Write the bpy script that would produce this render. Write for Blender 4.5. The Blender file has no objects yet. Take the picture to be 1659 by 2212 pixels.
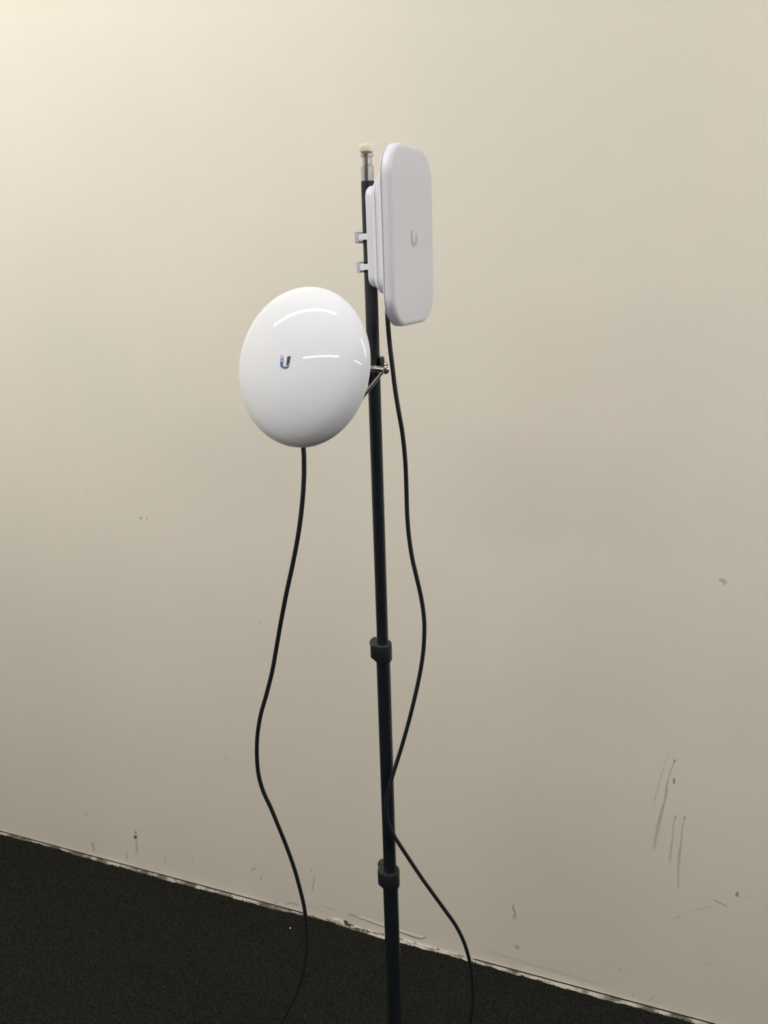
import bpy, bmesh, math, random
import numpy as np
from mathutils import Vector, Matrix, Euler

random.seed(7)
rng = np.random.default_rng(7)
SC = bpy.context.scene
COL = SC.collection

# ------------------------------------------------------------------ camera
F, CX, CY = 1700.0, 829.5, 1106.0           # focal length and centre in photo pixels (1659 x 2212)
CAMH = 1.55
def N(v):
    v = np.array(v, float); return v / np.linalg.norm(v)
def ray(x, y): return np.array([(x - CX) / F, (y - CY) / F, 1.0])
down = N([168.5, 5561, F])                  # where plumb lines converge
wall_dir = N(np.cross(N(np.cross(ray(0, 1795), ray(1545, 2212))), down))
if wall_dir[0] < 0: wall_dir = -wall_dir
AX = np.array([wall_dir, np.cross(-down, wall_dir), -down])     # world = AX @ camera
CAM = np.array([0, 0, CAMH])
def W(x, y): return AX @ ray(x, y)
def on_floor(x, y, z=0.0):
    r = W(x, y); return CAM + r * (z - CAMH) / r[2]
WALL_Y = on_floor(0, 1795, .004)[1]
def on_wall(x, y, off=0.0):
    r = W(x, y); return CAM + r * (WALL_Y - off) / r[1]

cam_data = bpy.data.cameras.new('camera')
cam = bpy.data.objects.new('camera', cam_data); COL.objects.link(cam)
cam_data.sensor_fit = 'HORIZONTAL'
cam_data.sensor_width = 36.0
cam_data.lens = 36.0 * F / 1659.0
cam_data.clip_start = 0.02
r3 = Matrix((AX @ np.array([1, 0, 0]), AX @ np.array([0, -1, 0]), AX @ np.array([0, 0, -1]))).transposed()
cam.matrix_world = Matrix.Translation(CAM) @ r3.to_4x4()
SC.camera = cam

# ------------------------------------------------------------------ world and exposure
world = bpy.data.worlds.new('world'); SC.world = world
world.use_nodes = True
world.node_tree.nodes['Background'].inputs[0].default_value = (1, 1, 1, 1)
world.node_tree.nodes['Background'].inputs[1].default_value = 0.01
SC.view_settings.view_transform = 'Standard'
SC.view_settings.look = 'None'
SC.view_settings.gamma = 1.0
SC.view_settings.use_curve_mapping = False
SC.view_settings.exposure = 0.0
LAMP = 57.5                                  # emission of the ceiling light lamps

# ------------------------------------------------------------------ materials
def mat(name, color, rough=0.5, metal=0.0, coat=0.0, spec=0.5, coat_rough=0.03):
    m = bpy.data.materials.new(name); m.use_nodes = True
    b = m.node_tree.nodes['Principled BSDF']
    b.inputs['Base Color'].default_value = (*color, 1)
    b.inputs['Roughness'].default_value = rough
    b.inputs['Metallic'].default_value = metal
    b.inputs['Coat Weight'].default_value = coat
    b.inputs['Coat Roughness'].default_value = coat_rough
    b.inputs['Specular IOR Level'].default_value = spec
    return m
def noise_color(m, c1, c2, scale, detail=3, bump=0.0, bump_scale=None, dist=0.002, lo=.35, hi=.65):
    nt = m.node_tree; b = nt.nodes['Principled BSDF']
    tc = nt.nodes.new('ShaderNodeTexCoord')
    n = nt.nodes.new('ShaderNodeTexNoise'); n.inputs['Scale'].default_value = scale; n.inputs['Detail'].default_value = detail
    nt.links.new(tc.outputs['Object'], n.inputs['Vector'])
    cr = nt.nodes.new('ShaderNodeValToRGB')
    cr.color_ramp.elements[0].position = lo; cr.color_ramp.elements[0].color = (*c1, 1)
    cr.color_ramp.elements[1].position = hi; cr.color_ramp.elements[1].color = (*c2, 1)
    nt.links.new(n.outputs['Fac'], cr.inputs[0]); nt.links.new(cr.outputs[0], b.inputs['Base Color'])
    if bump:
        n2 = nt.nodes.new('ShaderNodeTexNoise'); n2.inputs['Scale'].default_value = bump_scale; n2.inputs['Detail'].default_value = 4
        nt.links.new(tc.outputs['Object'], n2.inputs['Vector'])
        bp = nt.nodes.new('ShaderNodeBump'); bp.inputs['Strength'].default_value = bump; bp.inputs['Distance'].default_value = dist
        nt.links.new(n2.outputs['Fac'], bp.inputs['Height']); nt.links.new(bp.outputs[0], b.inputs['Normal'])
    return m

M = {}
M['wall'] = noise_color(mat('painted_plaster', (.8, .76, .68), .55, spec=.3), (.765, .720, .622), (.790, .736, .636), 2.2, 4, .12, 320, .0008)
M['ceiling'] = noise_color(mat('ceiling_paint', (.8, .8, .78), .8), (.78, .78, .76), (.82, .82, .80), 3)
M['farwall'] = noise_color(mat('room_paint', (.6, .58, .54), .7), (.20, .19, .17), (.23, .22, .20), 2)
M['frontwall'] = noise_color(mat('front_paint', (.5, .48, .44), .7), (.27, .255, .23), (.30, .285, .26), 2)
M['carpet'] = noise_color(mat('carpet', (.03, .03, .025), .95, spec=.1), (.009, .0088, .0070), (.021, .0205, .0165), 260, 4, .6, 400, .004)
M['pile'] = noise_color(mat('carpet_pile', (.03, .03, .025), .95, spec=.1), (.0045, .0044, .0035), (.030, .029, .024), 210, 4, lo=.42, hi=.62)
M['slab'] = noise_color(mat('painted_slab_edge', (.5, .45, .38), .8), (.10, .088, .068), (.50, .46, .385), 30, 6, lo=.40, hi=.62)
M['bead'] = noise_color(mat('crusted_plaster', (.5, .45, .38), .9), (.16, .135, .10), (.66, .62, .53), 75, 5, lo=.36, hi=.55)
M['black_metal'] = mat('black_satin_tube', (.0075, .0112, .0150), .36, spec=.48)
M['black_plastic'] = mat('black_plastic', (.010, .012, .014), .5)
M['cable'] = mat('black_cable_jacket', (.009, .0115, .016), .48, spec=.4)
M['chrome'] = mat('chrome', (.66, .645, .62), .14, 1.0)
M['steel'] = mat('brushed_steel', (.60, .58, .56), .20, 1.0)
M['cream_rubber'] = mat('cream_felt', (.80, .74, .60), .85)
M['dish_white'] = mat('glossy_white_plastic', (.735, .745, .785), .5, coat=1.0, coat_rough=.012, spec=0.0)
M['white_plastic'] = noise_color(mat('matte_white_plastic', (.76, .755, .80), .42), (.675, .675, .745), (.69, .69, .76), 90)
M['logo_grey'] = mat('grey_print', (.46, .455, .51), .4)
M['blue'] = mat('blue_print', (.035, .145, .36), .35, coat=.6)
M['lightblue'] = mat('pale_blue_print', (.42, .60, .80), .35, coat=.6)
M['navy'] = mat('navy_print', (.020, .032, .060), .35, coat=.6)
M['slate'] = mat('slate_print', (.07, .075, .095), .35, coat=.6)
M['dark_rubber'] = mat('dark_rubber', (.02, .02, .02), .7)
M['dirt'] = noise_color(mat('brown_dirt', (.06, .045, .03), .9), (.035, .027, .02), (.14, .11, .08), 300)
M['chip'] = noise_color(mat('bare_plaster', (.8, .78, .68), .9), (.70, .67, .58), (.86, .83, .74), 200)
M['housing'] = mat('white_enamel', (.8, .8, .8), .4)
M['lint'] = mat('white_lint', (.8, .8, .78), .9)
def lamp_material():
    m = bpy.data.materials.new('fluorescent_lamp'); m.use_nodes = True
    nt = m.node_tree; b = nt.nodes['Principled BSDF']
    b.inputs['Base Color'].default_value = (.9, .9, .9, 1)
    b.inputs['Emission Color'].default_value = (1.0, .985, .955, 1)
    b.inputs['Emission Strength'].default_value = LAMP
    return m
M['lamp'] = lamp_material()
def scuff_material():
    # a worn mark with soft sides: colour and strength come from each mark's own object colour
    m = bpy.data.materials.new('scuff'); m.use_nodes = True
    nt = m.node_tree; b = nt.nodes['Principled BSDF']; out = nt.nodes['Material Output']
    oi = nt.nodes.new('ShaderNodeObjectInfo'); uv = nt.nodes.new('ShaderNodeUVMap')
    sep = nt.nodes.new('ShaderNodeSeparateXYZ'); nt.links.new(uv.outputs[0], sep.inputs[0])
    def math_node(op, a, c=None):
        n = nt.nodes.new('ShaderNodeMath'); n.operation = op
        for i, v in enumerate((a, c)):
            if v is None: continue
            if isinstance(v, (int, float)): n.inputs[i].default_value = v
            else: nt.links.new(v, n.inputs[i])
        return n.outputs[0]
    def hump(s, p):
        t = math_node('MULTIPLY', math_node('MULTIPLY', s, math_node('SUBTRACT', 1.0, s)), 4.0)
        return math_node('POWER', t, p)
    tc = nt.nodes.new('ShaderNodeTexCoord')
    no = nt.nodes.new('ShaderNodeTexNoise'); no.inputs['Scale'].default_value = 260; no.inputs['Detail'].default_value = 4
    nt.links.new(tc.outputs['Object'], no.inputs['Vector'])
    nz = nt.nodes.new('ShaderNodeMapRange'); nz.inputs[1].default_value = .3; nz.inputs[2].default_value = .6
    nt.links.new(no.outputs['Fac'], nz.inputs[0])
    nz2 = math_node('ADD', math_node('MULTIPLY', nz.outputs[0], .6), .4)
    a = math_node('MULTIPLY', math_node('MULTIPLY', hump(sep.outputs[1], .8), hump(sep.outputs[0], .3)), nz2)
    a = math_node('MULTIPLY', a, oi.outputs['Alpha'])
    tr = nt.nodes.new('ShaderNodeBsdfTransparent'); mix = nt.nodes.new('ShaderNodeMixShader')
    nt.links.new(oi.outputs['Color'], b.inputs['Base Color']); b.inputs['Roughness'].default_value = .7
    nt.links.new(a, mix.inputs[0]); nt.links.new(tr.outputs[0], mix.inputs[1]); nt.links.new(b.outputs[0], mix.inputs[2])
    nt.links.new(mix.outputs[0], out.inputs[0])
    return m
M['scuff'] = scuff_material()

# ------------------------------------------------------------------ mesh helpers
def tag(o, label=None, cat=None, kind=None, group=None):
    if label: o['label'] = label
    if cat: o['category'] = cat
    if kind: o['kind'] = kind
    if group: o['group'] = group
    return o
def empty(name, loc=(0, 0, 0), rot=(0, 0, 0)):
    o = bpy.data.objects.new(name, None); COL.objects.link(o)
    o.location = loc; o.rotation_euler = rot; o.empty_display_size = .05
    return o
def mesh(name, verts, faces, m, parent=None, smooth=True, angle=35, slots=None, face_mat=None):
    me = bpy.data.meshes.new(name)
    me.from_pydata([tuple(map(float, v)) for v in verts], [], [tuple(map(int, f)) for f in faces])
    bm = bmesh.new(); bm.from_mesh(me); bmesh.ops.recalc_face_normals(bm, faces=bm.faces); bm.to_mesh(me); bm.free()
    for mm in (slots or [m]): me.materials.append(mm)
    if face_mat: me.polygons.foreach_set('material_index', face_mat)
    if smooth:
        me.polygons.foreach_set('use_smooth', [True] * len(me.polygons))
        me.set_sharp_from_angle(angle=math.radians(angle))
    me.update()
    o = bpy.data.objects.new(name, me); COL.objects.link(o)
    if parent: o.parent = parent
    return o
def loft(rings, cap=(True, True), closed=True):
    n = len(rings[0]); V = [p for r in rings for p in r]; Fc = []
    for i in range(len(rings) - 1):
        for j in range(n if closed else n - 1):
            k = (j + 1) % n
            Fc.append((i * n + j, i * n + k, (i + 1) * n + k, (i + 1) * n + j))
    if cap[0]: Fc.append(tuple(range(n))[::-1])
    if cap[1]: Fc.append(tuple(range((len(rings) - 1) * n, len(rings) * n)))
    return V, Fc
def lathe(profile, segs=48, axis='Z', cap=(True, True)):
    """profile: list of (radius, height)"""
    rings = []
    for r, h in profile:
        ring = []
        for i in range(segs):
            a = 2 * math.pi * i / segs; c, s = r * math.cos(a), r * math.sin(a)
            ring.append({'Z': (c, s, h), 'Y': (c, h, s), 'X': (h, c, s)}[axis])
        rings.append(ring)
    return loft(rings, cap)
def rrect(hw, hh, r, n=10):
    p = []
    for sx, sz, a0 in ((1, 1, 0), (-1, 1, 90), (-1, -1, 180), (1, -1, 270)):
        for i in range(n + 1):
            a = math.radians(a0 + 90 * i / n); p.append(((hw - r) * sx + r * math.cos(a), (hh - r) * sz + r * math.sin(a)))
    return p
def rslab(levels, cz=0.0, n=10):
    """levels: (y, half width, half height, corner radius) -> lofted rounded slab along Y"""
    return loft([[(x, y, z + cz) for x, z in rrect(w, h, r, n)] for y, w, h, r in levels])
def box_bm(sx, sy, sz, bev=0.0, c=(0, 0, 0), segs=2):
    bm = bmesh.new(); bmesh.ops.create_cube(bm, size=1)
    for v in bm.verts: v.co = Vector((v.co.x * sx + c[0], v.co.y * sy + c[1], v.co.z * sz + c[2]))
    if bev: bmesh.ops.bevel(bm, geom=list(bm.edges), offset=bev, segments=segs, affect='EDGES', profile=.5)
    V = [v.co.copy() for v in bm.verts]; bm.verts.index_update()
    Fc = [[v.index for v in f.verts] for f in bm.faces]; bm.free()
    return V, Fc
def box(name, sx, sy, sz, m, parent=None, bev=0.0, c=(0, 0, 0)):
    V, Fc = box_bm(sx, sy, sz, bev, c); return mesh(name, V, Fc, m, parent, smooth=bev > 0)
def join(*parts):
    V, Fc = [], []
    for v, f in parts:
        k = len(V); V += list(v); Fc += [tuple(i + k for i in q) for q in f]
    return V, Fc
def catmull(pts, sub=6):
    pts = [np.array(p, float) for p in pts]; out = []
    q = [2 * pts[0] - pts[1]] + pts + [2 * pts[-1] - pts[-2]]
    for i in range(1, len(q) - 2):
        p0, p1, p2, p3 = q[i - 1:i + 3]
        for s in range(sub):
            t = s / sub
            out.append(.5 * ((2 * p1) + (-p0 + p2) * t + (2 * p0 - 5 * p1 + 4 * p2 - p3) * t * t + (-p0 + 3 * p1 - 3 * p2 + p3) * t ** 3))
    return out + [pts[-1]]
def sweep(path, rad, segs=14):
    path = [Vector(p) for p in path]; rings = []; up = None
    for i, p in enumerate(path):
        t = (path[min(i + 1, len(path) - 1)] - path[max(i - 1, 0)]).normalized()
        if up is None: up = t.orthogonal().normalized()
        up = (up - t * up.dot(t)).normalized(); side = t.cross(up)
        r = rad[i] if hasattr(rad, '__len__') else rad
        rings.append([p + (up * math.cos(2 * math.pi * k / segs) + side * math.sin(2 * math.pi * k / segs)) * r for k in range(segs)])
    return loft(rings)
def rod(a, b, r, segs=20, caps=0.0):
    a, b = Vector(a), Vector(b)
    if not caps: return sweep([a, b], r, segs)
    d = (b - a).normalized() * caps
    return sweep([a, a + d * .3, a + d, b - d, b - d * .3, b], [r - caps, r - caps * .3, r, r, r - caps * .3, r - caps], segs)

# ------------------------------------------------------------------ the room
X0, X1, Y0, ZC = -3.4, 7.0, -6.0, 3.0
GAP = .0052
V, Fc = box_bm(X1 - X0, .12, ZC - GAP, 0, ((X0 + X1) / 2, WALL_Y + .06, (ZC + GAP) / 2))
wall = tag(mesh('wall_back', V, Fc, M['wall'], smooth=False), 'cream painted plaster wall with scuffs behind the stand', kind='structure')
for nm, args in dict(
        wall_front=(X1 - X0, .1, ZC, ((X0 + X1) / 2, Y0 - .05, ZC / 2)),
        wall_left=(.1, WALL_Y - Y0, ZC, (X0 - .05, (WALL_Y + Y0) / 2, ZC / 2)),
        wall_right=(.1, WALL_Y - Y0, ZC, (X1 + .05, (WALL_Y + Y0) / 2, ZC / 2))).items():
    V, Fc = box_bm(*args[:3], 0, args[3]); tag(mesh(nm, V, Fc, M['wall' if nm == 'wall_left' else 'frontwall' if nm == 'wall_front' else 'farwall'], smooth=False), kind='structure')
V, Fc = box_bm(X1 - X0 + .2, WALL_Y - Y0 + .2, .1, 0, ((X0 + X1) / 2, (WALL_Y + Y0) / 2, ZC + .05))
tag(mesh('ceiling', V, Fc, M['ceiling'], smooth=False), kind='structure')

# paint-crusted strip of bare slab left open between carpet and wall
V, Fc = box_bm(X1 - X0, .10, .06, 0, ((X0 + X1) / 2, WALL_Y - .051, -.0272))
tag(mesh('trim_1', V, Fc, M['slab'], smooth=False), 'pale paint-crusted strip between dark carpet and wall', kind='structure')

# carpet with a slightly ragged cut edge along the wall
CARPET_Z = .007
def carpet_edge(x):
    e = WALL_Y - .0135 + .0010 * math.sin(x * 23) + 0.0009 * math.sin(x * 61 + 1) + .0007 * math.sin(x * 171 + 2)
    e += .0065 * math.exp(-((x + .72) / .10) ** 2) + .004 * math.exp(-((x + .37) / .10) ** 2)
    e += .004 * math.exp(-((x + 1.62) / .14) ** 2)
    return e
xs = [X0] + list(np.arange(-3.0, 1.5, .006)) + [X1]
top = [(x, carpet_edge(x), CARPET_Z - .0025) for x in xs]
ring_top = [(X0, Y0, CARPET_Z - .0025)] + top + [(X1, Y0, CARPET_Z - .0025)]
ring_bot = [(x, y, -.06) for x, y, z in ring_top]
V, Fc = loft([ring_bot, ring_top])
floor = tag(mesh('floor', V, Fc, M['carpet'], smooth=False), 'dark charcoal carpet floor meeting the cream wall', kind='structure')

def carpet_pile():
    xs_, ys_ = np.meshgrid(np.arange(-3.35, 1.4, .0044), np.arange(.40, WALL_Y + .004, .0044))
    px = xs_.ravel() + rng.uniform(-.002, .002, xs_.size); py = ys_.ravel() + rng.uniform(-.002, .002, xs_.size)
    gx = np.linspace(-3.5, 1.5, 4000); edge = np.interp(px, gx, [carpet_edge(x) for x in gx]) + rng.normal(0, .0011, px.size)
    k = py < edge; px, py = px[k], py[k]; n = px.size
    a = rng.uniform(0, 6.28, n); r = rng.uniform(.0016, .0026, n); h = rng.uniform(.0018, .0042, n)
    z0 = CARPET_Z - .0032
    Vv = np.empty((n, 4, 3))
    for i in range(3):
        Vv[:, i, 0] = px + r * np.cos(a + i * 2.094); Vv[:, i, 1] = py + r * np.sin(a + i * 2.094); Vv[:, i, 2] = z0
    lean = rng.normal(0, .0011, (n, 2))
    Vv[:, 3, 0] = px + lean[:, 0]; Vv[:, 3, 1] = py + lean[:, 1]; Vv[:, 3, 2] = z0 + h + .0008
    b = np.arange(n)[:, None] * 4
    Fv = np.concatenate([b + np.array([[0, 1, 3]]), b + np.array([[1, 2, 3]]), b + np.array([[2, 0, 3]])], 1).reshape(-1, 3)
    me = bpy.data.meshes.new('carpet_pile')
    me.vertices.add(n * 4); me.vertices.foreach_set('co', Vv.ravel())
    me.loops.add(Fv.size); me.loops.foreach_set('vertex_index', Fv.ravel())
    me.polygons.add(len(Fv)); me.polygons.foreach_set('loop_start', np.arange(0, Fv.size, 3))
    me.update(calc_edges=True); me.materials.append(M['pile'])
    o = bpy.data.objects.new('carpet_pile', me); COL.objects.link(o); o.parent = floor
    tag(o, 'short charcoal carpet pile', kind='stuff')
carpet_pile()

# ------------------------------------------------------------------ ceiling lights (two rows, seen mirrored in the dish)
def ceiling_light(x0, x1, y, z, label, hw, n=4):
    t = empty('ceiling_light', ((x0 + x1) / 2, y, ZC)); L = x1 - x0
    V, Fc = box_bm(L + .06, .13, .05, .006, (0, 0, z + .045 - ZC)); mesh('housing', V, Fc, M['housing'], t)
    for s in (-1, 1):
        V, Fc = rod((s * L * .33, 0, 0), (s * L * .33, 0, z + .07 - ZC), .006, 10); mesh('hanger', V, Fc, M['steel'], t)
    seg = L / n
    for i in range(n):
        xa = -L / 2 + i * seg + .022; xb = xa + seg - .044
        rings = []
        for x in (xa, xb):
            rings.append([(x, hw * math.cos(a), z + .02 - hw * .85 * math.sin(a) - ZC) for a in np.linspace(0, math.pi, 11)])
        V, Fc = loft(rings); mesh('lamp', V, Fc, M['lamp'], t)
    tag(t, label, 'ceiling light', group='linear ceiling lights above and behind the camera')
    return t
ROW_A, ROW_B, LZ = .19, -1.93, 2.86
ceiling_light(-2.76, -.53, ROW_A, LZ, 'white linear ceiling light mirrored as the upper left arc on the dish', .047)
ceiling_light(1.05, 3.25, ROW_A + .12, LZ, 'white linear ceiling light mirrored at the right rim of the dish', .068)
ceiling_light(3.45, 5.65, ROW_A + .12, LZ, 'white linear ceiling light farthest right in the row nearest the wall', .026)
ceiling_light(-2.72, -.67, ROW_B, LZ, 'white linear ceiling light mirrored as the middle line on the dish', .037)
ceiling_light(.96, 3.15, ROW_B - .08, LZ, 'white linear ceiling light mirrored as the lower right streak on the dish', .034)

# ------------------------------------------------------------------ the light stand
POLE = CAM + W(803.6, 680) * (F * .016 / 27.6)
PX, PY = POLE[0], POLE[1]
view_h = N([PX, PY]); ER = np.array([view_h[1], -view_h[0], 0]); ET = np.array([-view_h[0], -view_h[1], 0])   # image right, towards camera
ANG0 = math.atan2(ER[1], ER[0])
def at_pole(x, y, toward=0.0):
    """pixel -> point on the upright plane through the pole, moved towards the viewer by toward"""
    r = W(x, y); o = np.array([PX, PY, 0]) + ET * toward
    t = ((o - CAM) @ ET) / (r @ ET); return CAM + r * t
def pole_z(y): return at_pole(803.6 + (y - 680) * .03247, y)[2]

stand = tag(empty('light_stand', (PX, PY, CARPET_Z), (0, 0, ANG0)), 'tall black telescoping tripod stand with chrome top stud by the wall', 'stand')
S = lambda z: z - CARPET_Z
z_top, z_c1, z_c1b, z_c2, z_c2b = pole_z(390), pole_z(1388), pole_z(1427), pole_z(1878), pole_z(1914)
HUB = .285
def section(za, zb, r):
    V, Fc = lathe([(r * .9, za), (r, za + .0006), (r, zb - .0012), (r - .0012, zb)], 40); return mesh('pole_section', V, Fc, M['black_metal'], stand)
section(S(z_c1) - .05, S(z_top), .0081)
section(S(z_c2) - .05, S(z_c1) - .006, .00985)
section(S(.10), S(z_c2) - .006, .0118)
# chrome stud with its cream cap
zs = [S(pole_z(y)) for y in (391, 360, 356, 341, 337, 333, 331)]
V, Fc = lathe([(.0076, zs[0] - .004), (.0077, zs[0]), (.0077, zs[1]), (.0058, zs[2]), (.0058, zs[3]), (.0075, zs[4] - .001), (.0077, zs[4]), (.0077, zs[5]), (.0068, zs[6]), (.003, zs[6] + .0004), (.003, zs[6] + .004)], 36)
stud = mesh('stud', V, Fc, M['steel'], stand)
zc0, zc1 = S(pole_z(328.5)), S(pole_z(312.5))
V, Fc = lathe([(.0074, zc0), (.0082, zc0 + .001), (.0090, zc1 - .002), (.0086, zc1 - .0005), (.0074, zc1)], 32)
tag(mesh('stud_cap', V, Fc, M['cream_rubber'], stand), 'cream felt cap on the chrome stud')

def collar(zt, zb, rin, rout, lug, up_left):
    """clamp collar: ring with a boss on the image-left rear side, slanted underneath"""
    out = []
    for i in range(56):
        a = 2 * math.pi * i / 56; c, s = math.cos(a), math.sin(a)
        d = math.cos(a - math.radians(165)); r = rout
        x, y = rout * c, rout * s
        if d > .35: # boss: pushed out to a flat face
            k = min(1, (d - .35) / .35); x += math.cos(math.radians(165)) * lug * k; y += math.sin(math.radians(165)) * lug * k
        out.append((x, y, d))
    H = zt - zb; rings = []
    for fr, grow in ((0, .88), (.10, 1.0), (.90, 1.0), (.97, .975), (1, .93)):
        ring = []
        for x, y, d in out:
            z = zb + H * fr
            g = grow
            if fr <= .10 and d > .2:                       # slanted underside below the boss
                if fr == 0: g = rin * 1.06 / math.hypot(x, y)
                else: z = zb + H * (.10 + .14 * min(1, (d - .2) / .3))
            ring.append((x * g, y * g, z))
        rings.append(ring)
    V, Fc = loft(rings); c = mesh('collar', V, Fc, M['black_plastic'], stand, angle=40)
    # clamp screw knob on the far side
    dirv = Vector((math.cos(math.radians(110)), math.sin(math.radians(110)), 0)); zm = (zt + zb) / 2
    p = dirv * rout * .8 + Vector((0, 0, zm))
    V1 = rod(p, p + dirv * .012, .004, 14); V2 = rod(p + dirv * .012, p + dirv * .024, .0085, 18, .0015)
    V, Fc = join(V1, V2); mesh('clamp_knob', V, Fc, M['black_plastic'], c)
    return c
collar(S(z_c1), S(z_c1b), .0099, .0128, .0052, 0)
collar(S(z_c2), S(z_c2b), .0119, .0147, .0050, 0)
# tripod below the picture: hub, sliding collar, three legs and braces
V, Fc = lathe([(.0135, S(HUB) - .03), (.018, S(HUB) - .026), (.018, S(HUB) - .004), (.0135, S(HUB))], 32); mesh('hub', V, Fc, M['black_plastic'], stand)
V, Fc = lathe([(.0135, S(.115)), (.016, S(.118)), (.016, S(.137)), (.0135, S(.14))], 32); mesh('brace_collar', V, Fc, M['black_plastic'], stand)
to_cam_local = math.atan2(-1, 0)
for k in range(3):
    a = to_cam_local + k * 2 * math.pi / 3; d = Vector((math.cos(a), math.sin(a), 0))
    p0 = d * .018 + Vector((0, 0, S(HUB) - .015)); p1 = d * .41 + Vector((0, 0, .012))
    V, Fc = rod(p0, p1, .009, 18, .001); leg = mesh('leg', V, Fc, M['black_metal'], stand)
    foot_a = p0.lerp(p1, .955)
    V, Fc = rod(foot_a, p1 + (p1 - p0).normalized() * .004, .0115, 18, .002); V = [Vector((v[0], v[1], max(v[2], 0))) for v in V]
    mesh('rubber_foot', V, Fc, M['dark_rubber'], leg)
    V, Fc = rod(d * .014 + Vector((0, 0, S(.127))), p0.lerp(p1, .55) - Vector((0, 0, .004)), .0045, 12); mesh('brace', V, Fc, M['black_metal'], stand)

# ------------------------------------------------------------------ panel antenna
PSI = math.radians(64.5); PZ = 1.5873
panel = tag(empty('panel_antenna', (PX, PY, PZ), (0, math.radians(-.6), ANG0 + PSI)),
            'matte white upright rectangular panel antenna strapped to the top of the pole', 'antenna')
HW, HH, RC, DN = .065, .1005, .037, .059
rf = .0060
lv = [(-.0478, HW - .004, HH - .004, RC - .004), (-.0478, HW - .0004, HH - .0004, RC), (-.0481, HW, HH, RC), (-DN + rf, HW, HH, RC)]
for a in (15, 30, 45, 60, 72, 82):
    s, c = math.sin(math.radians(a)), math.cos(math.radians(a)); ins = rf * (1 - c)
    lv.append((-DN + rf * (1 - s), HW - ins, HH - ins, RC - ins))
for ins, o in ((.0066, .0001), (.0105, .0003), (.016, .0006), (.024, .0009), (.033, .0011)): lv.append((-DN - o, HW - ins, HH - ins, RC - ins))
V, Fc = rslab(lv, n=14); cover = mesh('front_cover', V, Fc, M['white_plastic'], panel, angle=50)
V, Fc = rslab([(-.0435, HW - .006, HH - .006, RC - .005), (-.0455, HW - .0012, HH - .0012, RC - .001), (-.0467, HW - .0001, HH - .0001, RC), (-.0470, HW - .0004, HH - .0004, RC), (-.0470, HW - .004, HH - .004, RC - .004), (-.0485, HW - .0042, HH - .0042, RC - .004)], n=14)
mesh('back_shell', V, Fc, M['white_plastic'], panel, angle=50)
V, Fc = rslab([(-.029, .036, .066, .02), (-.031, .040, .070, .022), (-.040, .047, .076, .026), (-.0445, .049, .0775, .027)], .008, n=10)
mesh('rear_bulge', V, Fc, M['white_plastic'], panel, angle=50)
V, Fc = rslab([(-.0195, .0300, .0580, .014), (-.0205, .0335, .0615, .017), (-.0230, .0362, .0642, .019), (-.0262, .0374, .0655, .020), (-.02625, .0350, .0631, .018), (-.0268, .0350, .0631, .018), (-.02685, .0375, .0656, .020), (-.036, .0385, .067, .0205)], .002, n=10)
mesh('rear_housing', V, Fc, M['white_plastic'], panel, angle=50)
V, Fc = rslab([(-.0085, .0245, .0535, .010), (-.0092, .0268, .0558, .012), (-.0115, .0282, .0572, .0135), (-.0225, .0284, .0575, .0135)], .002, n=10)
mesh('mount_block', V, Fc, M['white_plastic'], panel, angle=50)
box('release_tab', .016, .010, .010, M['white_plastic'], panel, .0015, (-.018, -.036, -.0685))
# straps around the pole, each with a buckle
def strap(ypx, hpx, reach):
    zc = pole_z(ypx) - PZ; hh_ = .0034 * hpx
    path = [(-.0265, -.014), (-.0225, -.003), (-.0135, .0068)]
    for a in range(150, 20, -15): path.append((.0098 * math.cos(math.radians(a)), .0098 * math.sin(math.radians(a)) + .001))
    path += [(.0125, .004), (.020, -.004), (.0265, -.014)]
    path = [Vector((x, y, 0)) for x, y in path]; rings = []
    for i, p in enumerate(path):
        t = (path[min(i + 1, len(path) - 1)] - path[max(i - 1, 0)]).normalized(); nrm = Vector((t.y, -t.x, 0))
        rings.append([p + nrm * s * .0008 + Vector((0, 0, zc + h * hh_)) for s, h in ((-1, -1), (1, -1), (1, 1), (-1, 1))])
    V, Fc = loft(rings); st = mesh('strap', V, Fc, M['white_plastic'], panel, angle=40)
    # buckle: open frame standing off the rear of the pole
    inv = Matrix.Rotation(-PSI, 4, 'Z')
    def loc(lat, tow, z): return inv @ Vector((lat, -tow, 0)) + Vector((0, 0, z))
    Hb = .0066; x0 = -reach; parts = []
    def bx(l0, l1, t0, t1, z0, z1):
        v, f = box_bm(l1 - l0, t1 - t0, z1 - z0, .0005, ((l0 + l1) / 2, (t0 + t1) / 2, (z0 + z1) / 2), 1)
        parts.append(([loc(p.x, p.y, p.z) for p in v], f))
    bx(x0, x0 + .0052, -.009, .006, zc - Hb, zc + Hb)
    bx(x0 + .004, -.0075, -.010, -.0025, zc + Hb - .0022, zc + Hb)
    bx(x0 + .004, -.0075, -.010, -.0025, zc - Hb, zc - Hb + .0022)
    V, Fc = join(*parts); mesh('buckle', V, Fc, M['white_plastic'], st)
    v, f = box_bm(-.0040 - (x0 + .0048), .0012, 2 * hh_, .0003, ((x0 + .0048 - .0040) / 2, .0078, zc), 1)
    v2, f2 = box_bm(.0012, .010, 2 * hh_, .0003, (-.0046, .0035, zc), 1)
    V, Fc = join(([loc(p.x, p.y, p.z) for p in v], f)); mesh('strap_tail', V, Fc, M['white_plastic'], st)
strap(512, 1.0, .0182)
strap(576, 1.0, .0175)
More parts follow.
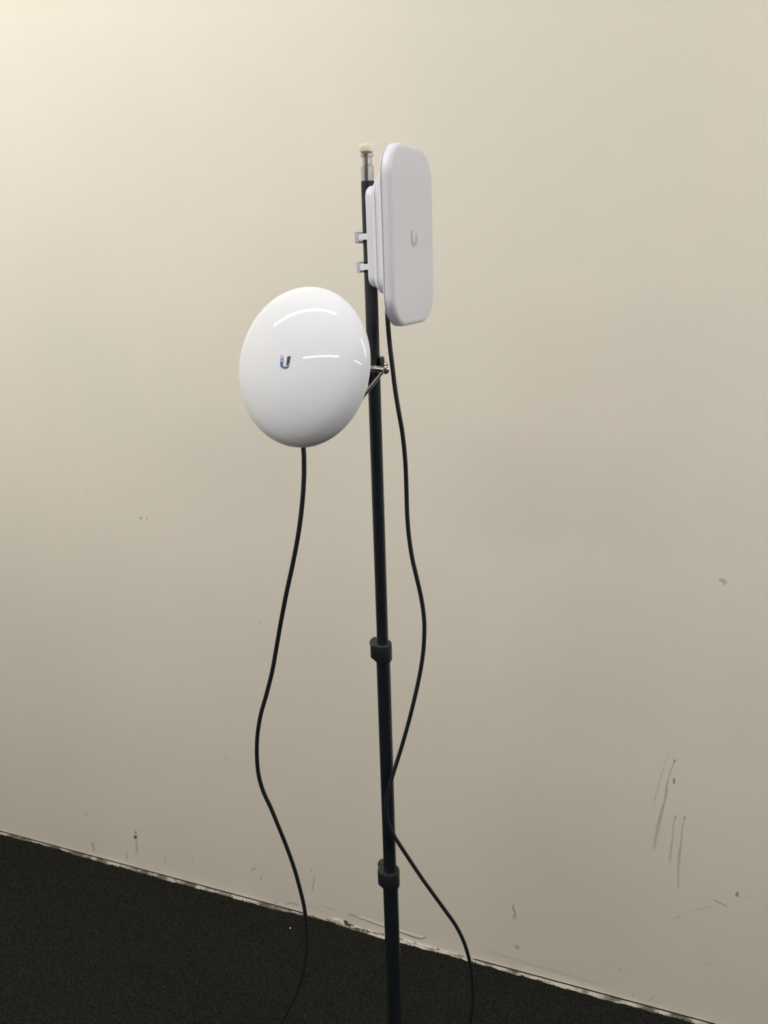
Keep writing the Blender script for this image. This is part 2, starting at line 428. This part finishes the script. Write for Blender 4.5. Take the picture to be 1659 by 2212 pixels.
# grey emblem on the front: rays onto the cover face
bpy.context.view_layer.update()
PM = Matrix.Translation((PX, PY, PZ)) @ Euler((0, math.radians(-.6), ANG0 + PSI)).to_matrix().to_4x4()
PI_ = PM.inverted()
def on_panel(x, y):
    o = PI_ @ Vector(CAM); d = PI_.to_3x3() @ Vector(W(x, y)); yf = -DN - .0013
    return o + d * ((yf - o.y) / d.y)
zx = lambda X, Y: (860 + X / 23.7, 480 + Y / 23.7)
u_shape = [(650, 420), (740, 420), (745, 700), (760, 870), (800, 1000), (850, 1045), (890, 1000), (912, 900), (905, 700), (1000, 780), (1000, 950), (965, 1120), (905, 1215), (830, 1258), (760, 1205), (700, 1080), (665, 950), (658, 700)]
bit = [(930, 560), (985, 580), (985, 650), (945, 640)]
dot = [(915, 500), (950, 505), (948, 545), (920, 540)]
V, Fc = [], []
for sh in (u_shape, bit, dot):
    k = len(V); V += [on_panel(*zx(*p)) for p in sh]; Fc.append(tuple(range(k, len(V))))
tag(mesh('emblem', V, Fc, M['logo_grey'], cover, smooth=False), 'pale grey U shaped emblem')

# ------------------------------------------------------------------ round dish antenna
DR = .0945; DB = .0334
C0 = ray(654.0, 794.5) * (F * DR / 172.5); v = N(C0)
rt = N(np.cross([0, 1, 0], v)); dn_ = np.cross(v, rt)
s2 = (math.cos(3.3518), math.sin(3.3518)); ph = .656
DAX = AX @ (-v * math.cos(ph) + math.sin(ph) * (rt * s2[0] + dn_ * s2[1]))
DC = CAM + AX @ C0
dz = Vector(DAX); dx = Vector((0, 0, 1)).cross(dz).normalized(); dy = dz.cross(dx)
DM = Matrix((dx, dy, dz)).transposed()
dish = empty('dish_antenna', DC); dish.rotation_euler = DM.to_euler()
tag(dish, 'glossy white round domed dish antenna with blue emblem clamped to the pole', 'antenna')
prof = [(DR * math.cos(a), DB * math.sin(a)) for a in np.radians(np.linspace(0, 89.2, 44))]
prof = [(DR - .0016, -.0016)] + prof
V, Fc = lathe(prof, 128, cap=(False, True)); radome = mesh('radome', V, Fc, M['dish_white'], dish, angle=60)
back = [(DR - .0022, -.0004), (DR - .0036, -.0026), (DR - .012, -.0085), (DR - .026, -.0175), (DR - .040, -.0285), (DR - .054, -.039), (.034, -.044), (.030, -.047)]
V, Fc = lathe(back, 96, cap=(False, True)); mesh('back_shell', V, Fc, M['dish_white'], dish, angle=60)
V, Fc = lathe([(.031, -.044), (.0275, -.058), (.026, -.082), (.023, -.086), (.012, -.087)], 48); mesh('radio_housing', V, Fc, M['dish_white'], dish)
V, Fc = lathe([(.012, -.084), (.016, -.090), (.017, -.096), (.014, -.103), (.008, -.107)], 36); mesh('ball_joint', V, Fc, M['black_plastic'], dish)
# emblem laid on the dome
def on_dome(x, y, lift=.00035):
    r = W(x, y); o = CAM - DC; ax = np.array(DAX)
    A = (np.eye(3) - np.outer(ax, ax)) / DR ** 2 + np.outer(ax, ax) / DB ** 2
    a, b, c = r @ A @ r, 2 * o @ A @ r, o @ A @ o - 1
    p = o + r * ((-b - math.sqrt(b * b - 4 * a * c)) / 2 / a)
    n = N(A @ p); p = p + n * lift
    return DM.transposed() @ Vector(p)
dpx = lambda X, Y: (590 + X / 23.7, 750 + Y / 23.7)
shapes = [(2, [(730, 505), (765, 472), (895, 460), (872, 650), (838, 825), (780, 895), (670, 960), (690, 820), (715, 640)]),
          (0, [(372, 700), (420, 725), (470, 765), (522, 735), (503, 900), (500, 965), (545, 1085), (470, 1075), (400, 1010), (368, 930)]),
          (3, [(512, 975), (560, 1000), (650, 1003), (740, 978), (845, 885), (825, 950), (775, 1040), (700, 1090), (620, 1105), (552, 1088)]),
          (3, [(392, 520), (422, 520), (412, 690), (375, 690)]),
          (3, [(520, 530), (552, 545), (472, 650), (450, 632)]),
          (3, [(500, 645), (536, 645), (521, 728), (506, 735)]),
          (3, [(478, 500), (522, 468), (535, 497), (495, 522)]),
          (3, [(402, 440), (434, 402), (456, 425), (420, 466)]),
          (1, [(428, 560), (450, 560), (446, 640), (498, 720), (470, 755), (420, 715), (416, 690)])]
V, Fc, FM = [], [], []
for mi, sh in shapes:
    k = len(V); V += [on_dome(*dpx(*p)) for p in sh]; Fc.append(tuple(range(k, len(V)))); FM.append(mi)
tag(mesh('emblem', V, Fc, None, radome, smooth=False, slots=[M['blue'], M['lightblue'], M['navy'], M['slate']], face_mat=FM), 'blue and dark navy U shaped emblem')

# ------------------------------------------------------------------ pole clamp with chrome tommy bar
clamp = tag(empty('pole_clamp', (PX, PY, pole_z(797))), 'small pole clamp with chrome screw and handle bar behind the white dish', 'clamp')
zcl = pole_z(797)
L = lambda p: Vector(p) - Vector((PX, PY, zcl))
def lab(lat, tow, z): return Vector(ER) * lat + Vector(ET) * tow + Vector((0, 0, z))
def oriented_box(l0, l1, t0, t1, z0, z1, bev):
    v_, f_ = box_bm(l1 - l0, t1 - t0, z1 - z0, bev, ((l0 + l1) / 2, (t0 + t1) / 2, (z0 + z1) / 2)); return [lab(p.x, p.y, p.z) for p in v_], f_
V, Fc = join(oriented_box(.0078, .0137, -.010, .012, -.002, pole_z(771.5) - zcl, .0012),
             oriented_box(-.0135, -.0082, -.010, .012, -.012, .011, .0012),
             oriented_box(-.0135, .0137, -.0145, -.0086, -.002, .011, .0012))
mesh('jaw', V, Fc, M['black_plastic'], clamp)
TW = .022
a_, b_ = L(at_pole(792, 794, TW)), L(at_pole(829, 799, TW))
V, Fc = join(rod(a_, b_, .0041, 24, .0004), rod(a_ + (b_ - a_) * .42, a_ + (b_ - a_) * .50, .0048, 24, .0003)); mesh('screw', V, Fc, M['steel'], clamp)
hc = L(at_pole(832.5, 800.8, TW)); hd = (Vector(CAM) - Vector((PX, PY, zcl)) - hc).normalized() + Vector(ER) * .10
hd.normalize()
V, Fc = sweep([hc - hd * .008, hc - hd * .0075, hc + hd * .0050, hc + hd * .0056, hc + hd * .0058, hc + hd * .0058, hc + hd * .0040], [.0036, .0041, .0041, .0039, .0035, .0030, .0028], 30)
head = mesh('screw_head', V, Fc, M['chrome'], clamp)
V, Fc = rod(hc + hd * .0035, hc + hd * .0049, .0028, 24); mesh('socket_shade', V, Fc, M['black_plastic'], head)  # black disc stands in for the shade inside the head's recess
ra, rb = L(at_pole(836, 791, TW + .001)), L(at_pole(783, 858, TW + .001))
V, Fc = rod(ra, rb, .0023, 20, .0005); bar = mesh('handle_bar', V, Fc, M['chrome'], clamp)
bc = L(at_pole(833.6, 787, TW - .002))
V, Fc = lathe([(.0029 * math.sin(t), -.0029 * math.cos(t)) for t in np.linspace(.08, 3.06, 14)], 24); V = [Vector(p) + bc for p in V]
mesh('ball_end', V, Fc, M['chrome'], bar)
V, Fc = lathe([(.0029 * math.sin(t), -.0029 * math.cos(t)) for t in np.linspace(.08, 3.06, 14)], 24); V = [Vector(p) + rb for p in V]
mesh('ball_end', V, Fc, M['chrome'], bar)
# bracket arm carrying the ball joint of the dish
jb = L(DC + np.array(DAX) * -.104)
V, Fc = rod(jb, lab(-.010, .012, -.002), .0065, 20, .0006); mesh('bracket_arm', V, Fc, M['black_plastic'], clamp)

# ------------------------------------------------------------------ cables
def cable(name, pts, tail, label, r=.0029):
    base = Vector(tail[-1]) if tail else Vector(pts[-1])
    path = catmull(pts + tail, 7)
    V, Fc = sweep(path, r, 14)
    o = mesh(name, V, Fc, M['cable'], None, angle=70)
    return tag(o, label, 'cable')
left_px = [(690, 900, .062), (664, 930, .074), (656, 966, .080), (656.5, 985, .082), (656.5, 1030, .083), (653, 1085, .082), (645, 1150, .08), (633, 1215, .075), (619, 1280, .07), (606.5, 1345, .06), (597, 1400, .05), (588, 1450, .045), (575.5, 1500, .04), (563, 1545, .035), (556, 1590, .03), (555, 1635, .025),
           (559, 1675, .022), (569, 1710, .02), (585, 1745, .018), (601.5, 1785, .015), (619.5, 1830, .012), (637, 1880, .01), (650.5, 1930, .01), (658, 1965, .01), (662.5, 2010, .01), (662, 2050, .01), (656, 2095, .012), (645.5, 2130, .015), (630, 2166, .018), (608, 2205, .02), (584, 2243, .025)]
pts = [at_pole(x, y, t) for x, y, t in left_px]
pts = [DC - np.array(DAX) * .066 + [0, 0, -.022]] + pts
e = pts[-1]; zf = CARPET_Z + .003
tail = [e - ER * .035 + ET * .01 + [0, 0, -.07], np.array([*(e - ER * .075 + ET * .02)[:2], .13]), np.array([*(e - ER * .105 + ET * .03)[:2], .045]), np.array([*(e - ER * .15 + ET * .05)[:2], zf]), np.array([*(e - ER * .25 + ET * .10)[:2], zf]), np.array([*(e - ER * .36 + ET * .13)[:2], zf])]
cable('network_cable', pts, tail, 'black cable hanging down from the round dish antenna')
right_px = [(835, 640, -.012), (836.5, 670, -.010), (838, 700, -.008), (842, 745, -.006), (847.5, 790, -.004), (853.5, 840, -.002), (861.5, 890, 0), (868.5, 930, 0), (873.3, 970, 0), (876.3, 1010, 0), (878, 1060, 0), (879.5, 1110, .002), (883, 1155, .004), (890, 1203, .006), (900, 1247, .008), (909, 1287, .009), (915, 1325, .01), (916.8, 1360, .011), (914.5, 1405, .012),
            (908, 1450, .013), (897.5, 1500, .014), (884, 1555, .015), (868.5, 1610, .016), (853, 1660, .017), (841, 1700, .018), (834.5, 1735, .018), (836.5, 1770, .018), (850, 1803, .018), (880, 1850, .016), (910, 1895, .012), (935, 1930, .008), (960.5, 1965, .004), (985, 2000, 0), (1003, 2037, -.004), (1014.5, 2077, -.008), (1020.5, 2115, -.01), (1021.3, 2150, -.012), (1018.5, 2190, -.014), (1012, 2235, -.015)]
pts = [at_pole(x, y, t) for x, y, t in right_px]
e = pts[-1]
tail = [e - ER * .004 + [0, 0, -.07], np.array([*(e + ER * .000)[:2], .14]), np.array([*(e + ER * .012 + ET * .02)[:2], .04]), np.array([*(e + ER * .05 + ET * .04)[:2], zf]), np.array([*(e + ER * .15 + ET * .08)[:2], zf]), np.array([*(e + ER * .27 + ET * .09)[:2], zf])]
cable('network_cable', pts, tail, 'black cable running down from the flat panel antenna and across the pole')

# ------------------------------------------------------------------ marks and damage on the wall
def mark(pts, w, color, a, name='scuff_mark'):
    """strip of worn paint following pixels on the wall; w = widths in pixels"""
    if len(pts) == 1:
        (x, y), h = pts[0], w[1]; pts = [(x, y - h / 2), (x, y), (x, y + h / 2)]; w = [w[0]] * 3
    pts = [np.array(p, float) for p in pts]
    if not hasattr(w, '__len__'): w = [w] * len(pts)
    V, Fc, UV = [], [], []
    for i, p in enumerate(pts):
        t = N(pts[min(i + 1, len(pts) - 1)] - pts[max(i - 1, 0)]); n = np.array([-t[1], t[0]])
        for s, vv in ((-1, 0), (0, .5), (1, 1)):
            q = p + n * s * w[i] * .5; V.append(on_wall(q[0], q[1], .0004)); UV.append((.01 + .98 * i / (len(pts) - 1), vv))
        if i:
            for j in (0, 1): Fc.append(((i - 1) * 3 + j, (i - 1) * 3 + j + 1, i * 3 + j + 1, i * 3 + j))
    me = bpy.data.meshes.new(name); me.from_pydata([tuple(p) for p in V], [], Fc)
    ul = me.uv_layers.new(name='UVMap')
    for lp in me.loops: ul.data[lp.index].uv = UV[lp.vertex_index]
    me.materials.append(M['scuff'])
    o = bpy.data.objects.new(name, me); COL.objects.link(o); o.parent = wall; o.color = (*color, a if name != 'scuff_mark' else a * .72)
    return o
GREY, BROWN, DARK = (.16, .155, .15), (.20, .085, .04), (.06, .055, .055)
mark([(1457, 1642), (1449, 1665), (1441, 1695), (1436, 1730), (1430, 1752), (1424, 1775), (1418, 1803), (1411, 1838)], [4, 5, 6, 6, 9, 10, 10, 7], GREY, .42)
mark([(1443, 1629), (1435, 1652), (1424, 1690), (1417, 1718), (1411, 1744)], [4, 4, 5, 6, 5], GREY, .25)
mark([(1442, 1705), (1440, 1722)], 4, GREY, .35)
mark([(1456, 1687)], (6, 14), DARK, .75)
mark([(1457, 1644)], (6, 9), DARK, .6)
mark([(1459, 1763), (1455, 1780), (1453, 1810), (1449, 1840), (1446, 1865)], [5, 4, 5, 6, 9], GREY, .36)
mark([(1459, 1765)], (5, 9), DARK, .5)
mark([(1479, 1765), (1474, 1790), (1471, 1825), (1467, 1850), (1465, 1878), (1466, 1922)], [5, 5, 5, 8, 7, 7], GREY, .38)
mark([(1479, 1768)], (4, 9), DARK, .55)
mark([(1594, 1926), (1591, 1937)], [6, 9], DARK, .8)
mark([(1540, 1944), (1555, 1950), (1572, 1959)], 5, GREY, .5)
mark([(1495, 1967), (1520, 1962), (1544, 1955)], 4, GREY, .25)
mark([(1456, 1985), (1470, 1979)], 4, GREY, .3)
mark([(1612, 1936), (1622, 1936)], 4, GREY, .28)
mark([(1512, 2078), (1540, 2084)], 5, GREY, .22)
mark([(1553, 1252), (1563, 1254), (1568, 1262)], [9, 12, 12], (.28, .28, .25), .55)
mark([(1109, 1953), (1108, 1964), (1113, 1970), (1111, 1986)], [5, 5, 6, 10], DARK, .55)
mark([(1112, 2043), (1122, 2049)], 9, GREY, .5)
mark([(1367, 2150)], (4, 5), GREY, .5); mark([(1414, 2153), (1400, 2162)], 5, GREY, .3)
mark([(1340, 2097)], (7, 9), GREY, .3); mark([(1642, 2135)], (4, 5), GREY, .5)
mark([(292.5, 1808)], (9, 8), BROWN, .95, 'rust_spot'); mark([(293, 1798)], (6, 5), BROWN, .7, 'rust_spot')
mark([(294, 1814), (295, 1828), (296, 1842)], [5, 6, 10], GREY, .38)
mark([(274, 1842), (274, 1862)], 6, GREY, .3)
mark([(200, 1818), (203, 1840)], [7, 8], GREY, .38)
mark([(542, 1882), (547, 1876), (554, 1876)], [5, 6, 5], GREY, .5); mark([(564, 1890), (564, 1905)], 5, GREY, .32)
mark([(670, 1878), (674, 1882)], 5, GREY, .6); mark([(680, 1888), (677, 1912), (674, 1926)], [3, 4, 6], GREY, .4)
mark([(354, 1848), (360, 1862)], 6, GREY, .2); mark([(416, 1856)], (6, 7), GREY, .25)
mark([(186, 1758)], (5, 8), GREY, .3); mark([(487, 1632), (490, 1640)], 8, GREY, .15)
mark([(304, 1118.8)], (7, 3.6), (.25, .24, .22), .8); mark([(304, 1121.6)], (9, 5), (.92, .90, .84), .9)
mark([(317, 1119.6)], (6, 4), (.25, .24, .22), .6)
mark([(562, 1344)], (4, 6), GREY, .45); mark([(183, 1064), (190, 1066)], 11, GREY, .13)
mark([(590, 1955), (600, 1944)], 4, GREY, .35); mark([(615, 1955), (630, 1950), (645, 1956)], 5, GREY, .45)
# faint long contact lines near the floor
mark([(690, 1955), (725, 1966)], 3, GREY, .35); mark([(1040, 2050), (1150, 2084), (1300, 2128)], 6, GREY, .14)
mark([(640, 1948), (700, 1968)], 3, GREY, .25)

# raised plaster ridge and crumbled patch low on the wall
def ridge(pts, hpx, depth):
    rings = []
    for i, (x, y) in enumerate(pts):
        k = math.sin(math.pi * min(1, max(.06, i / (len(pts) - 1)))) ** .5
        prof_ = [(-.5, 0), (-.30, .35), (0, .75), (.28, 1.0), (.42, .85), (.5, 0)]
        rings.append([on_wall(x - .27 * hpx * k * a * .3, y + hpx * k * a, depth * k * b - .0004) for a, b in prof_])
    V, Fc = loft(rings); return mesh('plaster_ridge', V, Fc, M['wall'], wall, angle=50)
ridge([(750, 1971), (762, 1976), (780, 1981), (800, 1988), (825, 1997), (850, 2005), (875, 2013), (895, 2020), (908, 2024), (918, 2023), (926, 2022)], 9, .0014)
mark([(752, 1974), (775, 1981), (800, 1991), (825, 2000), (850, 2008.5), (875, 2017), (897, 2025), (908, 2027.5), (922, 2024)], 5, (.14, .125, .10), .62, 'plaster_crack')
bead = ridge([(x, 1794.8 + .27 * x + (0.6 if i % 2 else 0)) for i, x in enumerate(range(664, 1030, 13))], 6, .0026)
bead.name = 'plaster_bead'; bead.data.materials[0] = M['bead']
def chip(x, y, w, h, d, m, name, n=9, seed=0):
    rr = random.Random(seed); P_ = []
    for i in range(n):
        a = 2 * math.pi * i / n; k = rr.uniform(.7, 1.1); P_.append((x + math.cos(a) * w / 2 * k, y + math.sin(a) * h / 2 * k + .27 * math.cos(a) * w / 2 * k))
    rings = [[on_wall(px, py, -.0003) for px, py in P_], [on_wall(x + (px - x) * .85, y + (py - y) * .85, d * rr.uniform(.7, 1.2)) for px, py in P_], [on_wall(x + (px - x) * .3, y + (py - y) * .3, d * 1.2) for px, py in P_]]
    V, Fc = loft(rings); return mesh(name, V, Fc, m, wall, angle=25)
for i, (x, y, w, h) in enumerate([(728, 1990, 22, 11), (741, 1995, 14, 8)]): chip(x, y, w, h, .0030, M['chip'], 'plaster_chip', seed=i)
for i, (x, y, w, h) in enumerate([(747, 1993, 10, 12), (756, 1999, 20, 8), (771, 2006, 18, 5), (792, 2011, 22, 4), (812, 2017, 22, 3)]): chip(x, y, w, h, .0030, M['dirt'], 'crumbled_hole', seed=10 + i)
for i, (x, y, w, h) in enumerate([(760, 2002.5, 8, 6), (790, 2012.5, 6, 4), (766, 2004, 4, 4), (779, 2010, 5, 3)]): chip(x, y, w, h, .0046, M['chip'], 'plaster_crumb', seed=20 + i)

# a lint speck on the carpet
p = on_floor(627, 2005, CARPET_Z)
V, Fc = lathe([(.0016 * math.sin(t) * (1 + .3 * math.sin(5 * t)), .0012 * (1 - math.cos(t))) for t in np.linspace(.1, 3.0, 7)], 9)
lint = mesh('lint_speck', [Vector(q) + Vector((0, 0, -.0006)) for q in V], Fc, M['lint']); lint.location = p
tag(lint, 'tiny white lint speck lying on the dark carpet', 'lint')
